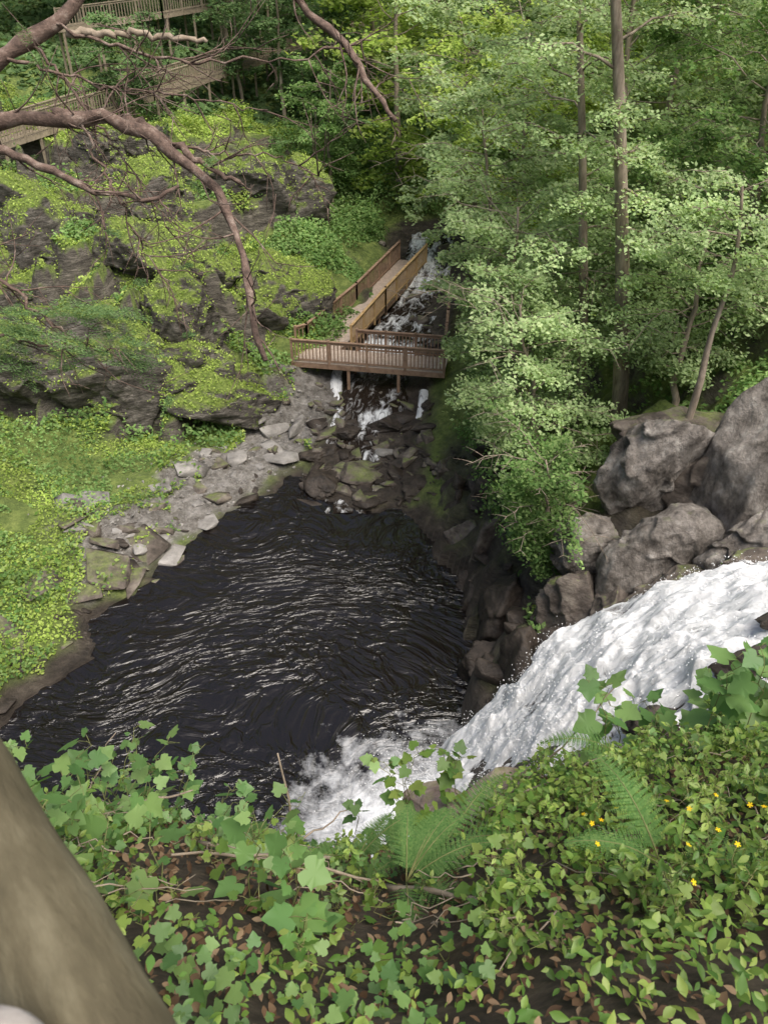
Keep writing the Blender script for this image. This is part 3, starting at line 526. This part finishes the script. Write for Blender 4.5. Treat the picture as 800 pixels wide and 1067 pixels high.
def mk_tree(name,mat,bark,keep=None,**kw):
    e=empty(name); mb=MB(); C=tree_parts(mb,keep=keep,**kw); mb.obj('trunk_and_limbs',[bark],True,e)
    n=len(C); N,T=frames(n,.5,rng,(.1,-.35)); leaves('crown_foliage',T_QUAD,C,N,T,kw['lsz']*rng.uniform(.6,1.3,n),mat,e)
def B_(x,y,dz=-.3): return (x,y,hz(x,y)+dz)
R=keep_right
mk_tree('birch_tree',M_birch,M_bark,R,base=B_(7.7,22.8),h=18,lean=(-3.4,0),cr=3.0,z0=.35,nb=20,k=13,lsz=.13,seed=1,tr=.26,wig=.12)
mk_tree('birch_tree',M_birch,M_bark,R,base=B_(6.9,24.5),h=17,lean=(-2.6,.5),cr=3.2,z0=.25,nb=26,k=15,lsz=.13,seed=2,tr=.18,wig=.15)
mk_tree('beech_tree',M_birch,M_bark,R,base=B_(4.8,26.5),h=9.0,lean=(-.6,-1.0),cr=3.8,z0=.12,nb=40,k=20,lsz=.14,seed=3,tr=.12)
mk_tree('beech_tree',M_birch,M_bark,R,base=B_(5.0,21.2),h=6.6,lean=(-.6,-.2),cr=3.0,z0=.08,nb=34,k=20,lsz=.13,seed=4,tr=.10)
mk_tree('beech_tree',M_mid,M_bark,R,base=B_(4.6,18.2),h=3.6,lean=(-.2,-.2),cr=2.0,z0=.08,nb=28,k=20,lsz=.12,seed=5,tr=.06)
mk_tree('beech_tree',M_birch,M_bark,R,base=B_(8.6,21.0),h=6.0,lean=(.2,.2),cr=3.0,z0=.2,nb=28,k=18,lsz=.13,seed=6,tr=.10)
mk_tree('sapling_tree',M_birch,M_bark,None,base=B_(8.1,18.6),h=6.5,lean=(.5,.5),cr=1.8,z0=.6,nb=14,k=12,lsz=.12,seed=7,tr=.10)
mk_tree('beech_tree',M_birch,M_bark,R,base=B_(5.2,32),h=10.5,lean=(-1.2,-.5),cr=3.8,z0=.12,nb=38,k=20,lsz=.17,seed=8,tr=.13)
mk_tree('beech_tree',M_mid,M_bark,R,base=B_(11.5,25),h=10,lean=(-.4,0),cr=4.2,z0=.1,nb=36,k=20,lsz=.16,seed=9,tr=.14)
mk_tree('birch_tree',M_birch,M_bark,R,base=B_(9,31),h=14,lean=(-.8,0),cr=4.2,z0=.15,nb=38,k=18,lsz=.18,seed=10,tr=.17)
mk_tree('beech_tree',M_birch,M_bark,R,base=B_(14,31),h=13,lean=(-.8,0),cr=4.8,z0=.1,nb=38,k=20,lsz=.19,seed=12,tr=.15)
mk_tree('beech_tree',M_yel,M_bark,R,base=B_(6.5,39),h=12,lean=(-1.2,0),cr=4.6,z0=.12,nb=38,k=18,lsz=.22,seed=13,tr=.15)
mk_tree('birch_tree',M_birch,M_bark,R,base=B_(13,40),h=16,lean=(0,0),cr=5.0,z0=.1,nb=38,k=18,lsz=.23,seed=14,tr=.17)
mk_tree('beech_tree',M_birch,M_bark,R,base=B_(5.5,47),h=12,lean=(-1.5,0),cr=4.8,z0=.1,nb=38,k=18,lsz=.25,seed=15,tr=.17)
mk_tree('beech_tree',M_yel,M_bark,R,base=B_(18,27),h=11,lean=(-1,0),cr=4.5,z0=.1,nb=34,k=18,lsz=.19,seed=16,tr=.16)
mk_tree('beech_tree',M_birch,M_bark,R,base=B_(13.5,21.5),h=8,lean=(-.6,0),cr=3.4,z0=.12,nb=32,k=18,lsz=.15,seed=17,tr=.12)
for j,(x,y,h) in enumerate([(-6.5,58,11),(-3.2,52,8),(-24.5,52,9),(-10.0,62,8),(-15.5,52.5,6)]):
    mk_tree('hemlock_sapling_tree',M_dark if j!=1 else M_mid,M_bark,None,base=B_(x,y),h=h,lean=(.4,.2),cr=2.4,z0=.3,nb=22,k=11,lsz=.2,seed=40+j,tr=.13)
e=empty('forest_trees'); mb=MB(); CS=[[],[],[],[]]; g=np.random.default_rng(77)
spots=[(1,54),(-4,63),(7,56),(14,52),(20,46),(24,40),(-1,66),(6,66),(13,64),(20,60),(28,55),(-7,76),(3,80),(12,78),(22,76),(32,70),(-14,79),(-24,78),(-30,66),(-33,54),(-17,72),(-4,86),(8,92),(20,92),(-14,92),(-33,42),(-12,70),(26,34),(30,46),(-23,70)]
for i,(x,y) in enumerate(spots):
    h=g.uniform(12,18); z0=.25 if x<-8 else .08
    C=tree_parts(mb,B_(x,y),h,(g.normal(0,.6),g.normal(0,.6)),g.uniform(4.5,6),z0,30,11,.3,300+i,tr=.22,cl=.95,sub=4)
    CS[(3 if i%3==0 else 0 if i%3==1 else 2) if x>-3 else (1 if i%3 else 2)].append(C)
mb.obj('trunks_and_limbs',[M_bark],True,e)
for C,mt in zip(CS,(M_birch,M_dark,M_mid,M_yel)):
    C=np.concatenate(C); N,T=frames(len(C),.5,rng,(.1,-.35)); leaves('foliage',T_QUAD,C,N,T,rng.uniform(.22,.46,len(C)),mt,e)

# ------------------------------------------------------------ ground cover and shrubs
def cover(name,x0,x1,y0,y1,n,s0,s1,mat,lift,thr=-2,sc=.4,seedz=0.,maskf=None,tilt=.55,tpl=T_QUAD,lump=.6,steep=.58):
    x=rng.uniform(x0,x1,n); y=rng.uniform(y0,y1,n)
    k=(sdpoly(x,y,POOL)+.6*fb2(x,y,.6,5,9.)>.45)&(dline(x,y,STREAM)>2.4)&(dline(x,y,GRAV)+1.8*fb2(x,y,.8,3)>1.35)&(dline(x,y,FALL)>2.6)
    nn=fb2(x,y,sc,3,20+seedz); k&=nn>thr
    if maskf is not None: k&=maskf(x,y)
    x=x[k]; y=y[k]; nn=nn[k]; z,sl=slopez(x,y); k=sl>steep+.3*rng.random(len(x))-.15; x=x[k];y=y[k];nn=nn[k];z=z[k]; m=len(x)
    zz=z+.03+lift*rng.random(m)*np.clip(.35+nn*lump*2,.05,1.6)
    N,T=frames(m,tilt,rng,(.1,-.3)); leaves(name,tpl,np.stack([x,y,zz],1),N,T,rng.uniform(s0,s1,m),mat)
def bushes(name,L,mat,ls,dens=240,parent=None):
    CC=[];NN=[]
    for (x,y,r,hh) in L:
        n=int(dens*r*r*1.6/(ls/.2)**2); v=nrm(rng.normal(size=(n,3))); v[:,2]=np.abs(v[:,2]); rad=(.6+.42*rng.random(n))*(1+.4*fbm(v*2.4+x+y,3))
        P=v*rad[:,None]*np.array([r,r,hh]); P[:,0]+=x; P[:,1]+=y; P[:,2]+=hz(x,y)-.2; CC.append(P); NN.append(v)
    C=np.concatenate(CC); v=np.concatenate(NN); n=len(C); N=nrm(v*.7+np.array([0,0,.6])+rng.normal(0,.5,(n,3)))
    T=nrm(np.cross(N,rng.normal(size=(n,3)))); leaves(name,T_QUAD,C,N,T,rng.uniform(.6,1.3,n)*ls,mat)
LB=lambda x,y:x<-8.9+(y-20)*.32+1.5*fb2(x,y,.5,3,33.)
cover('left_bank_plants',-24,-6,12,31,52000,.06,.15,M_yel,.3,-.2,.5,1,LB)
cover('left_bank_herbs',-24,-6,12,31,32000,.08,.18,M_mid,.5,-.05,.6,4,LB)
cover('left_bank_tall_herbs',-24,-6,12,31,16000,.12,.22,M_fg2,.9,.2,.7,14,LB)
cover('hillside_moss_plants',-26,-3.2,30,60,100000,.08,.20,M_yel,.35,-.2,.35,2)
cover('hillside_herbs',-26,-3.2,30,60,60000,.12,.26,M_mid,.7,.0,.3,6)
cover('stream_bank_plants',-6,0,36,62,26000,.12,.28,M_mid,.7,-.3,.4,7)
cover('right_bank_plants',2.6,16,15.5,50,40000,.1,.24,M_mid,.5,-.3,.4,8,lambda x,y:(x>4.0)&~((y<18.5)&(x>5)))
cover('forest_floor_plants',-35,10,58,90,26000,.4,.7,M_dark,1.0,-.5,.15,9,steep=.3)
g=np.random.default_rng(9)
bl=[(g.uniform(-22,-5),g.uniform(36,60),g.uniform(.6,1.5),g.uniform(.5,1.3)) for _ in range(70)]
bl=[b for b in bl if abs((b[1]-46)-(b[0]+21)*1.75)>3.2]
bushes('yellow_green_shrub_thicket',bl[:30],M_yel,.17); bushes('green_shrub_thicket',bl[30:],M_mid,.18)
bushes('streamside_shrub_thicket',[(-3.3,44,1.3,1.4),(-2.6,47,1.5,1.8),(-1.5,50,1.8,2.2),(-4,50,1.8,2),(0,54,2,2.5),(-3.5,54,2,2.4),(3.5,54,2.2,3),(-6,56,2,2.4),(-1,58,2.3,3)],M_mid,.2)
bushes('right_bank_shrub_thicket',[(5.0,19.4,1.0,1.1),(4.4,20.5,.9,1.0),(4.4,23,1.1,1.2),(4.2,25,1,1.2),(4.2,27.2,1.1,1.2),(4.4,31,1.1,1.2),(5.8,20,1,1.0),(5.2,35,1.3,1.4),(10.5,19.4,1.1,.9),(3.9,29,.9,.9)],M_mid,.15)
bushes('fern_clumps',[(-6.2,34.6,.8,.7),(-6.4,33.2,.6,.5),(-7.0,34.8,.7,.8),(-10.3,33.4,.6,.8),(8.2,13.9,.5,.9),(9.1,13.7,.5,.7),(4.5,16.6,.5,.7)],M_fg2,.13)

# ------------------------------------------------------------ overhanging conifer (trunk stands left of view)
e=empty('hemlock_tree'); mb=MB()
mb.tube([(-5.2,4.2,12.5),(-5.1,4.6,14.5),(-5,5.2,16.5),(-5,5.6,19),(-5.1,5.9,23)],[.34,.30,.26,.2,.12],14,rough=.15)
def curve(P,n=14,w=.015):
    P=np.array(P,float); d=np.concatenate([[0],np.cumsum(np.linalg.norm(np.diff(P,axis=0),axis=1))]); u=np.linspace(0,d[-1],n)
    Q=np.stack([np.interp(u,d,P[:,i]) for i in range(3)],1); 
    Q[1:-1]=(Q[:-2]+2*Q[1:-1]+Q[2:])/4; Q[1:-1]+=rng.normal(0,w,(n-2,3)); return Q
tips=[]
def limb(P,r0,r1,tw=8,tl=.7,m=0,lvl=0):
    n=30; Q=curve(P,n,.014); rr=np.linspace(r0,r1,n)*(1+.12*rng.normal(size=n)); mb.tube(Q,rr,10 if r0>.02 else 5,m,rough=.3)
    for _ in range(tw):
        i=rng.integers(4,n); d=nrm(rng.normal(size=(1,3)))[0]; d[1]*=.7; d[2]-=.15; t=Q[min(i,n-1)]-Q[i-2]; t/=np.linalg.norm(t)+1e-9
        d=d*.8+t*.6; L=tl*rng.uniform(.3,1.1); p=Q[i]; r=min(r1*.7+.004,.009)
        pts=[p]; dd=d.copy()
        for j in range(4): dd=dd+rng.normal(0,.25,3); dd/=np.linalg.norm(dd); pts.append(pts[-1]+dd*L/4)
        mb.tube(curve(pts,8,.004),np.linspace(r,.0018,8),4,m)
        tips.append(pts[-1])
        if lvl<1:
            for j in (1,2,3):
                d2=dd+rng.normal(0,.6,3); d2/=np.linalg.norm(d2); q=pts[j]; mb.tube([q,q+d2*L*.25+rng.normal(0,.01,3),q+d2*L*.45],[.004,.003,.0015],4,m)
limb([(-5,5.2,16.6),(-4.2,6.2,16.9),(-2.92,6.62,17.02),(-2.5,6.64,16.98),(-2.19,6.65,17.06),(-1.75,6.56,16.92),(-1.4,6.4,16.66),(-1.17,6.29,16.5),(-1.14,6.15,16.3),(-1.03,6.02,16.1),(-1.03,5.8,15.85),(-.99,5.68,15.66),(-.9,5.58,15.5)],.10,.02,24,.8)
limb([(-2.5,6.64,17.03),(-1.9,6.7,16.99),(-1.4,6.5,16.72),(-1.1,6.4,16.6)],.045,.015,6,.6)
limb([(-5,5.3,17.0),(-3.6,6.6,17.1),(-2.92,6.9,17.39),(-2.7,6.98,17.51),(-2.38,7.08,17.68),(-2.1,7.17,17.95),(-1.9,7.3,18.4)],.10,.04,8,.7)
limb([(-4.2,6.3,16.8),(-2.92,6.5,16.82),(-2.19,6.31,16.55),(-1.75,6.28,16.5),(-1.55,6.3,16.6)],.055,.012,16,.7)
limb([(-2.41,7.0,17.55),(-1.9,6.98,17.54),(-1.35,6.97,17.49)],.028,.018,0,.3,1)
limb([(-2.1,7.17,17.95),(-1.2,7.3,18.15),(-.73,7.17,17.82),(-.5,7.05,17.6),(-.32,6.96,17.5),(-.11,6.77,17.21),(.09,6.62,17.0)],.05,.018,16,.7)
limb([(-2.6,7.0,17.6),(-1.5,6.9,17.35),(-.6,6.9,17.4),(-.1,7.0,17.5)],.015,.005,18,.8)
limb([(-4,6.0,16.2),(-3,6.2,15.9),(-2.6,6.1,15.5)],.03,.008,14,.8)
limb([(-4,6.0,15.8),(-3,6.2,15.4),(-2.3,6.1,15.35)],.025,.006,14,.8)
limb([(-2.7,6.98,17.5),(-2.3,6.9,17.0),(-2.0,6.7,16.6),(-1.75,6.6,16.2)],.014,.004,14,.6)
limb([(-2.3,6.6,17.0),(-2.1,6.5,16.5),(-1.9,6.3,16.1),(-1.7,6.2,15.9)],.012,.004,14,.6)
limb([(-1.75,6.56,16.92),(-1.3,6.6,16.75),(-.9,6.5,16.8),(-.5,6.4,16.65)],.012,.004,12,.6)
limb([(-2.9,6.9,17.4),(-2.2,6.9,17.2),(-1.6,6.8,17.15),(-.9,6.8,17.05)],.014,.004,16,.7)
mb.obj('trunk_and_limbs',[M_barkred,M_barkpale],True,e)
CC=[];TT=[]
def spray(p,d,L):
    d=np.array(d,float); d/=np.linalg.norm(d); s=np.cross(d,(0,0,1)); s/=np.linalg.norm(s)+1e-9
    for k_ in range(12):
        t=k_/12; c=np.array(p)+d*L*t-np.array([0,0,.12*L*t*t])
        for sg in (-1,1):
            l=L*.45*(1-t)+.04; dr=d*.7+s*sg; dr/=np.linalg.norm(dr); m=int(l/.015)
            for j in range(m): CC.append(c+dr*l*j/m+rng.normal(0,.004,3)); TT.append(dr*.3+s*rng.choice((-1,1))*.6+d*.8+rng.normal(0,.2,3))
for i in range(50):
    p=(rng.uniform(-3.6,-2.1),rng.uniform(5.9,6.4),rng.uniform(15.2,15.8)); spray(p,(rng.uniform(.3,1),rng.uniform(-.4,.4),rng.uniform(-.4,.05)),rng.uniform(.22,.42))
for tp in tips[::6]:
    spray(tp,rng.normal(size=3)*np.array([1,1,.3]),.13)
CC=np.array(CC); TT=nrm(np.array(TT)); N=nrm(np.array([0,0,1.])+rng.normal(0,.3,(len(CC),3))); T=nrm(TT-N*(TT*N).sum(1)[:,None])
leaves('needle_sprays',T_QUAD,CC,N,T,.034,M_dark,e,wid=.5)

# ------------------------------------------------------------ foreground vegetation
def stems_leaves(name,roots,hts,lean,tpl,mat,ls,step,stemr=.004,petiole=.07,tilt=.45,stemmat=None,droop=.3):
    e=empty(name); mb=MB(); C=[];T=[];N=[];SZ=[]
    Z=height(roots[:,0],roots[:,1])
    for (x,y),z,h,ln in zip(roots,Z,hts,lean):
        n=9; s=np.linspace(0,1,n); P=np.stack([x+ln[0]*s**1.6,y+ln[1]*s**1.6,z-.03+h*(s-droop*s**3)],1); P[1:]+=rng.normal(0,.02,(n-1,3))
        mb.tube(P,stemr*(1-.6*s),4)
        L=max(2,int(h/step)); a0=rng.random()*6.28
        for j in range(L):
            q=(j+.8)/L; p=np.array([np.interp(q,s,P[:,i]) for i in range(3)]); az=a0+j*2.4+rng.normal(0,.3)
            pl=petiole*rng.uniform(.6,1.4)*(1.2-.5*q); dr=np.array([math.cos(az),math.sin(az),.45]); pe=p+dr*pl
            mb.tube([p,p+dr*pl*.6+np.array([0,0,.01]),pe],[stemr*.5]*2+[stemr*.35],3)
            nn=np.array([rng.normal(0,tilt),rng.normal(0,tilt)-.15,1.]); nn/=np.linalg.norm(nn); t=np.array([dr[0],dr[1],-.2]); t-=nn*(t@nn); t/=np.linalg.norm(t)
            C.append(pe);T.append(t);N.append(nn);SZ.append(ls*rng.uniform(.45,1.35)*(1.1-.45*q))
    mb.obj('stems',[stemmat],True,e)
    leaves('leaves',tpl,np.array(C),np.array(N),np.array(T),np.array(SZ),mat,e)
M_stem=surf('stem_green',[(.3,(.10,.13,.04)),(.7,(.25,.24,.10))],8,.7,.1,20,.002)
def U(n,x0,x1,y0,y1): return np.stack([rng.uniform(x0,x1,n),rng.uniform(y0,y1,n)],1)
r=np.concatenate([U(12,-2.4,-.7,2.7,3.3),U(3,-.3,.2,3.0,3.3)])
n=len(r); stems_leaves('grape_vine_plants',r,rng.uniform(.6,1.35,n),np.stack([rng.normal(0,.2,n),rng.uniform(-.05,.25,n)],1),T_LOBE,M_fg,.10,.10,tilt=.6,stemmat=M_stem)
r=np.concatenate([U(18,1.3,3.0,2.7,3.6),U(18,1.5,3.2,1.9,3.0)])
n=len(r); stems_leaves('grape_vine_plants',r,rng.uniform(.5,1.1,n),np.stack([rng.normal(0,.18,n),rng.uniform(-.05,.25,n)],1),T_LOBE,M_fg,.14,.085,tilt=.55,stemmat=M_stem)
r=U(20,-1.9,-.3,1.3,2.6)
n=len(r); stems_leaves('grape_vine_plants',r,rng.uniform(.3,.85,n),np.stack([rng.normal(0,.18,n),rng.uniform(-.1,.2,n)],1),T_LOBE,M_fg,.11,.08,tilt=.6,stemmat=M_stem)
r=np.concatenate([U(4,.1,.55,3.05,3.3)]); n=len(r)
stems_leaves('maple_seedlings',r,rng.uniform(1.1,1.6,n),np.stack([rng.normal(0,.1,n),rng.uniform(0,.2,n)],1),T_LOBE,M_fg2,.10,.085,stemmat=M_stem)
r=np.concatenate([U(240,.35,3.0,1.2,3.1),U(40,-1.8,.4,1.2,3.0),U(110,.9,3.0,1.3,3.2)])
n=len(r); stems_leaves('jewelweed_plants',r,rng.uniform(.12,.55,n),rng.normal(0,.08,(n,2)),T_OVAL,M_fg2,.052,.02,.0028,.035,tilt=.6,stemmat=M_stem)
r=np.concatenate([U(85,-1.6,1.4,1.1,2.9)]); n=len(r)
stems_leaves('bramble_plants',r,rng.uniform(.08,.36,n),rng.normal(0,.08,(n,2)),T_LOBE,M_fg2,.06,.042,.003,.04,tilt=.6,stemmat=M_stem)
def flat_cover(name,n,x0,x1,y0,y1,s0,s1,mat,lift,tpl,thr,sz):
    p=U(n,x0,x1,y0,y1); k=fb2(p[:,0],p[:,1],1.6,3,sz)>thr; p=p[k]; m=len(p); z=height(p[:,0],p[:,1])+.01+lift*rng.random(m)
    N,T=frames(m,.6); leaves(name,tpl,np.column_stack([p,z]),N,T,rng.uniform(s0,s1,m),mat)
flat_cover('leaf_litter',7000,-3.2,3.4,.7,3.7,.02,.055,M_dead,.05,T_OVAL,-.6,3)
flat_cover('creeping_ground_plants',9000,-3.2,3.6,.7,3.8,.02,.05,M_fg2,.16,T_OVAL,.12,5)
flat_cover('creeping_ground_plants',8000,.5,3.6,.7,3.8,.02,.05,M_fg2,.28,T_OVAL,-.3,6)
flat_cover('creeping_ground_plants',2600,-3.2,.6,.7,3.8,.02,.06,M_fg,.2,T_LOBE,.15,8)
C=[];T=[];N=[];SZ=[];mb=MB(); e=empty('fern_plant')
for (x,y,n) in ((.1,1.95,8),(.3,2.3,6),(-.15,2.4,4),(1.35,2.85,5),(1.0,1.6,4)):
    z=hz(x,y)
    for i in range(n):
        az=rng.random()*6.28; L=rng.uniform(.30,.50); s=np.linspace(0,1,12); d=np.array([math.cos(az),math.sin(az)])
        P=np.stack([x+d[0]*L*s,y+d[1]*L*s,z+L*(1.0*s-.8*s*s)+.12],1); mb.tube(P,.0035*(1-.7*s),4); sd=np.array([-d[1],d[0],0])
        for q in np.linspace(.15,.98,17):
            p=np.array([np.interp(q,s,P[:,j]) for j in range(3)]); W=.12*L/.5*(min(1,(1-q)*1.5+.05)**.8)*min(1,.4+2.5*q)+.006
            tn=np.array([d[0],d[1],1.0-1.6*q]); tn/=np.linalg.norm(tn); up=np.cross(tn,sd); up=up if up[2]>0 else -up
            for sg in (-1,1):
                dr=sd*sg+tn*.3; dr/=np.linalg.norm(dr); m=max(2,int(W/.0085))
                for j in range(m):
                    c=p+dr*W*(j+.5)/m-np.array([0,0,.1*W*(j/m)**2]); w_=1.1-.85*j/m
                    for s2 in (-1,1):
                        C.append(c+tn*s2*.0055*w_); T.append(tn*s2+dr*.5); N.append(up); SZ.append(.0155*w_)
mb.obj('fronds_stalks',[M_stem],True,e); N=nrm(np.array(N)); T=nrm(np.array(T)); T=nrm(T-N*(T*N).sum(1)[:,None])
leaves('frond_leaflets',T_QUAD,np.array(C),N,T,np.array(SZ),M_fern,e,wid=1.1)
p=U(16,.4,1.5,1.15,1.9); z=height(p[:,0],p[:,1])+.38; N,T=frames(16,.3); leaves('yellow_wildflowers',T_FLOW,np.column_stack([p,z]),N,T,.020,M_flower)
mb=MB()
def stick(a,b,r,n=8,w=.012): Q=curve([a,b],n,w); mb.tube(Q,np.linspace(r,r*.45,n),5)
def gz_(x,y,h): return (x,y,hz(x,y)+h)
stick(gz_(-.55,3.0,0),gz_(-.66,3.15,1.1),.012); stick(gz_(-.6,2.9,.05),gz_(-.25,3.2,.7),.009); stick(gz_(-.5,3.0,.1),gz_(.1,3.3,.35),.008)
stick(gz_(-1.6,2.6,.15),gz_(-1.1,2.8,.4),.011); stick(gz_(-1.9,2.9,.05),gz_(-1.6,3.1,1.0),.006)
stick(gz_(.8,2.9,.05),gz_(1.35,3.1,.8),.007); stick(gz_(.5,2.6,.15),gz_(1.2,2.7,.25),.007); stick(gz_(-.9,2.2,.1),gz_(.0,2.0,.1),.012); stick(gz_(.0,2.0,.06),gz_(.4,1.7,.06),.018); stick(gz_(-.2,2.4,.1),gz_(-.9,1.9,.12),.013)
for _ in range(110):
    x=rng.uniform(-1.8,1.6); y=rng.uniform(1.3,3.3); a=rng.random()*6.28; L=rng.uniform(.15,.5)
    stick(gz_(x,y,.03+.15*rng.random()),gz_(x+L*math.cos(a),y+L*math.sin(a),.03+.2*rng.random()),.0035)
mb.obj('fallen_sticks',[M_barkpale],True)

# ------------------------------------------------------------ light, sky, camera
EL,RT=62,140
w=bpy.data.worlds.new('World'); S.world=w; w.use_nodes=True; nt=w.node_tree; nt.nodes.clear()
sk=nt.nodes.new('ShaderNodeTexSky'); sk.sky_type='NISHITA'; sk.sun_disc=False; sk.sun_elevation=math.radians(EL); sk.sun_rotation=math.radians(RT); sk.dust_density=6.0
bg=nt.nodes.new('ShaderNodeBackground'); bg.inputs[1].default_value=.15; o=nt.nodes.new('ShaderNodeOutputWorld')
nt.links.new(sk.outputs[0],bg.inputs[0]); nt.links.new(bg.outputs[0],o.inputs[0])
sl=bpy.data.lights.new('sun','SUN'); sl.energy=4.2; sl.angle=math.radians(45); sl.color=(1,.95,.88)
so=bpy.data.objects.new('sun',sl); S.collection.objects.link(so)
el=math.radians(EL); rot=math.radians(RT)
dv=Vector((math.sin(rot)*math.cos(el),math.cos(rot)*math.cos(el),math.sin(el))); so.rotation_euler=dv.to_track_quat('Z','Y').to_euler(); so.location=dv*60
cd=bpy.data.cameras.new('camera'); co=bpy.data.objects.new('camera',cd); S.collection.objects.link(co)
co.location=(0,0,18); co.rotation_euler=(math.radians(55),0,0); cd.sensor_fit='VERTICAL'; cd.sensor_height=36; cd.lens=27.7; cd.clip_start=.05; cd.clip_end=1500
cd.dof.use_dof=True; cd.dof.focus_distance=22; cd.dof.aperture_fstop=9
S.camera=co; S.view_settings.view_transform='Standard'; S.view_settings.look='None'; S.view_settings.exposure=0
print('faces',sum(len(m.polygons) for m in bpy.data.meshes))
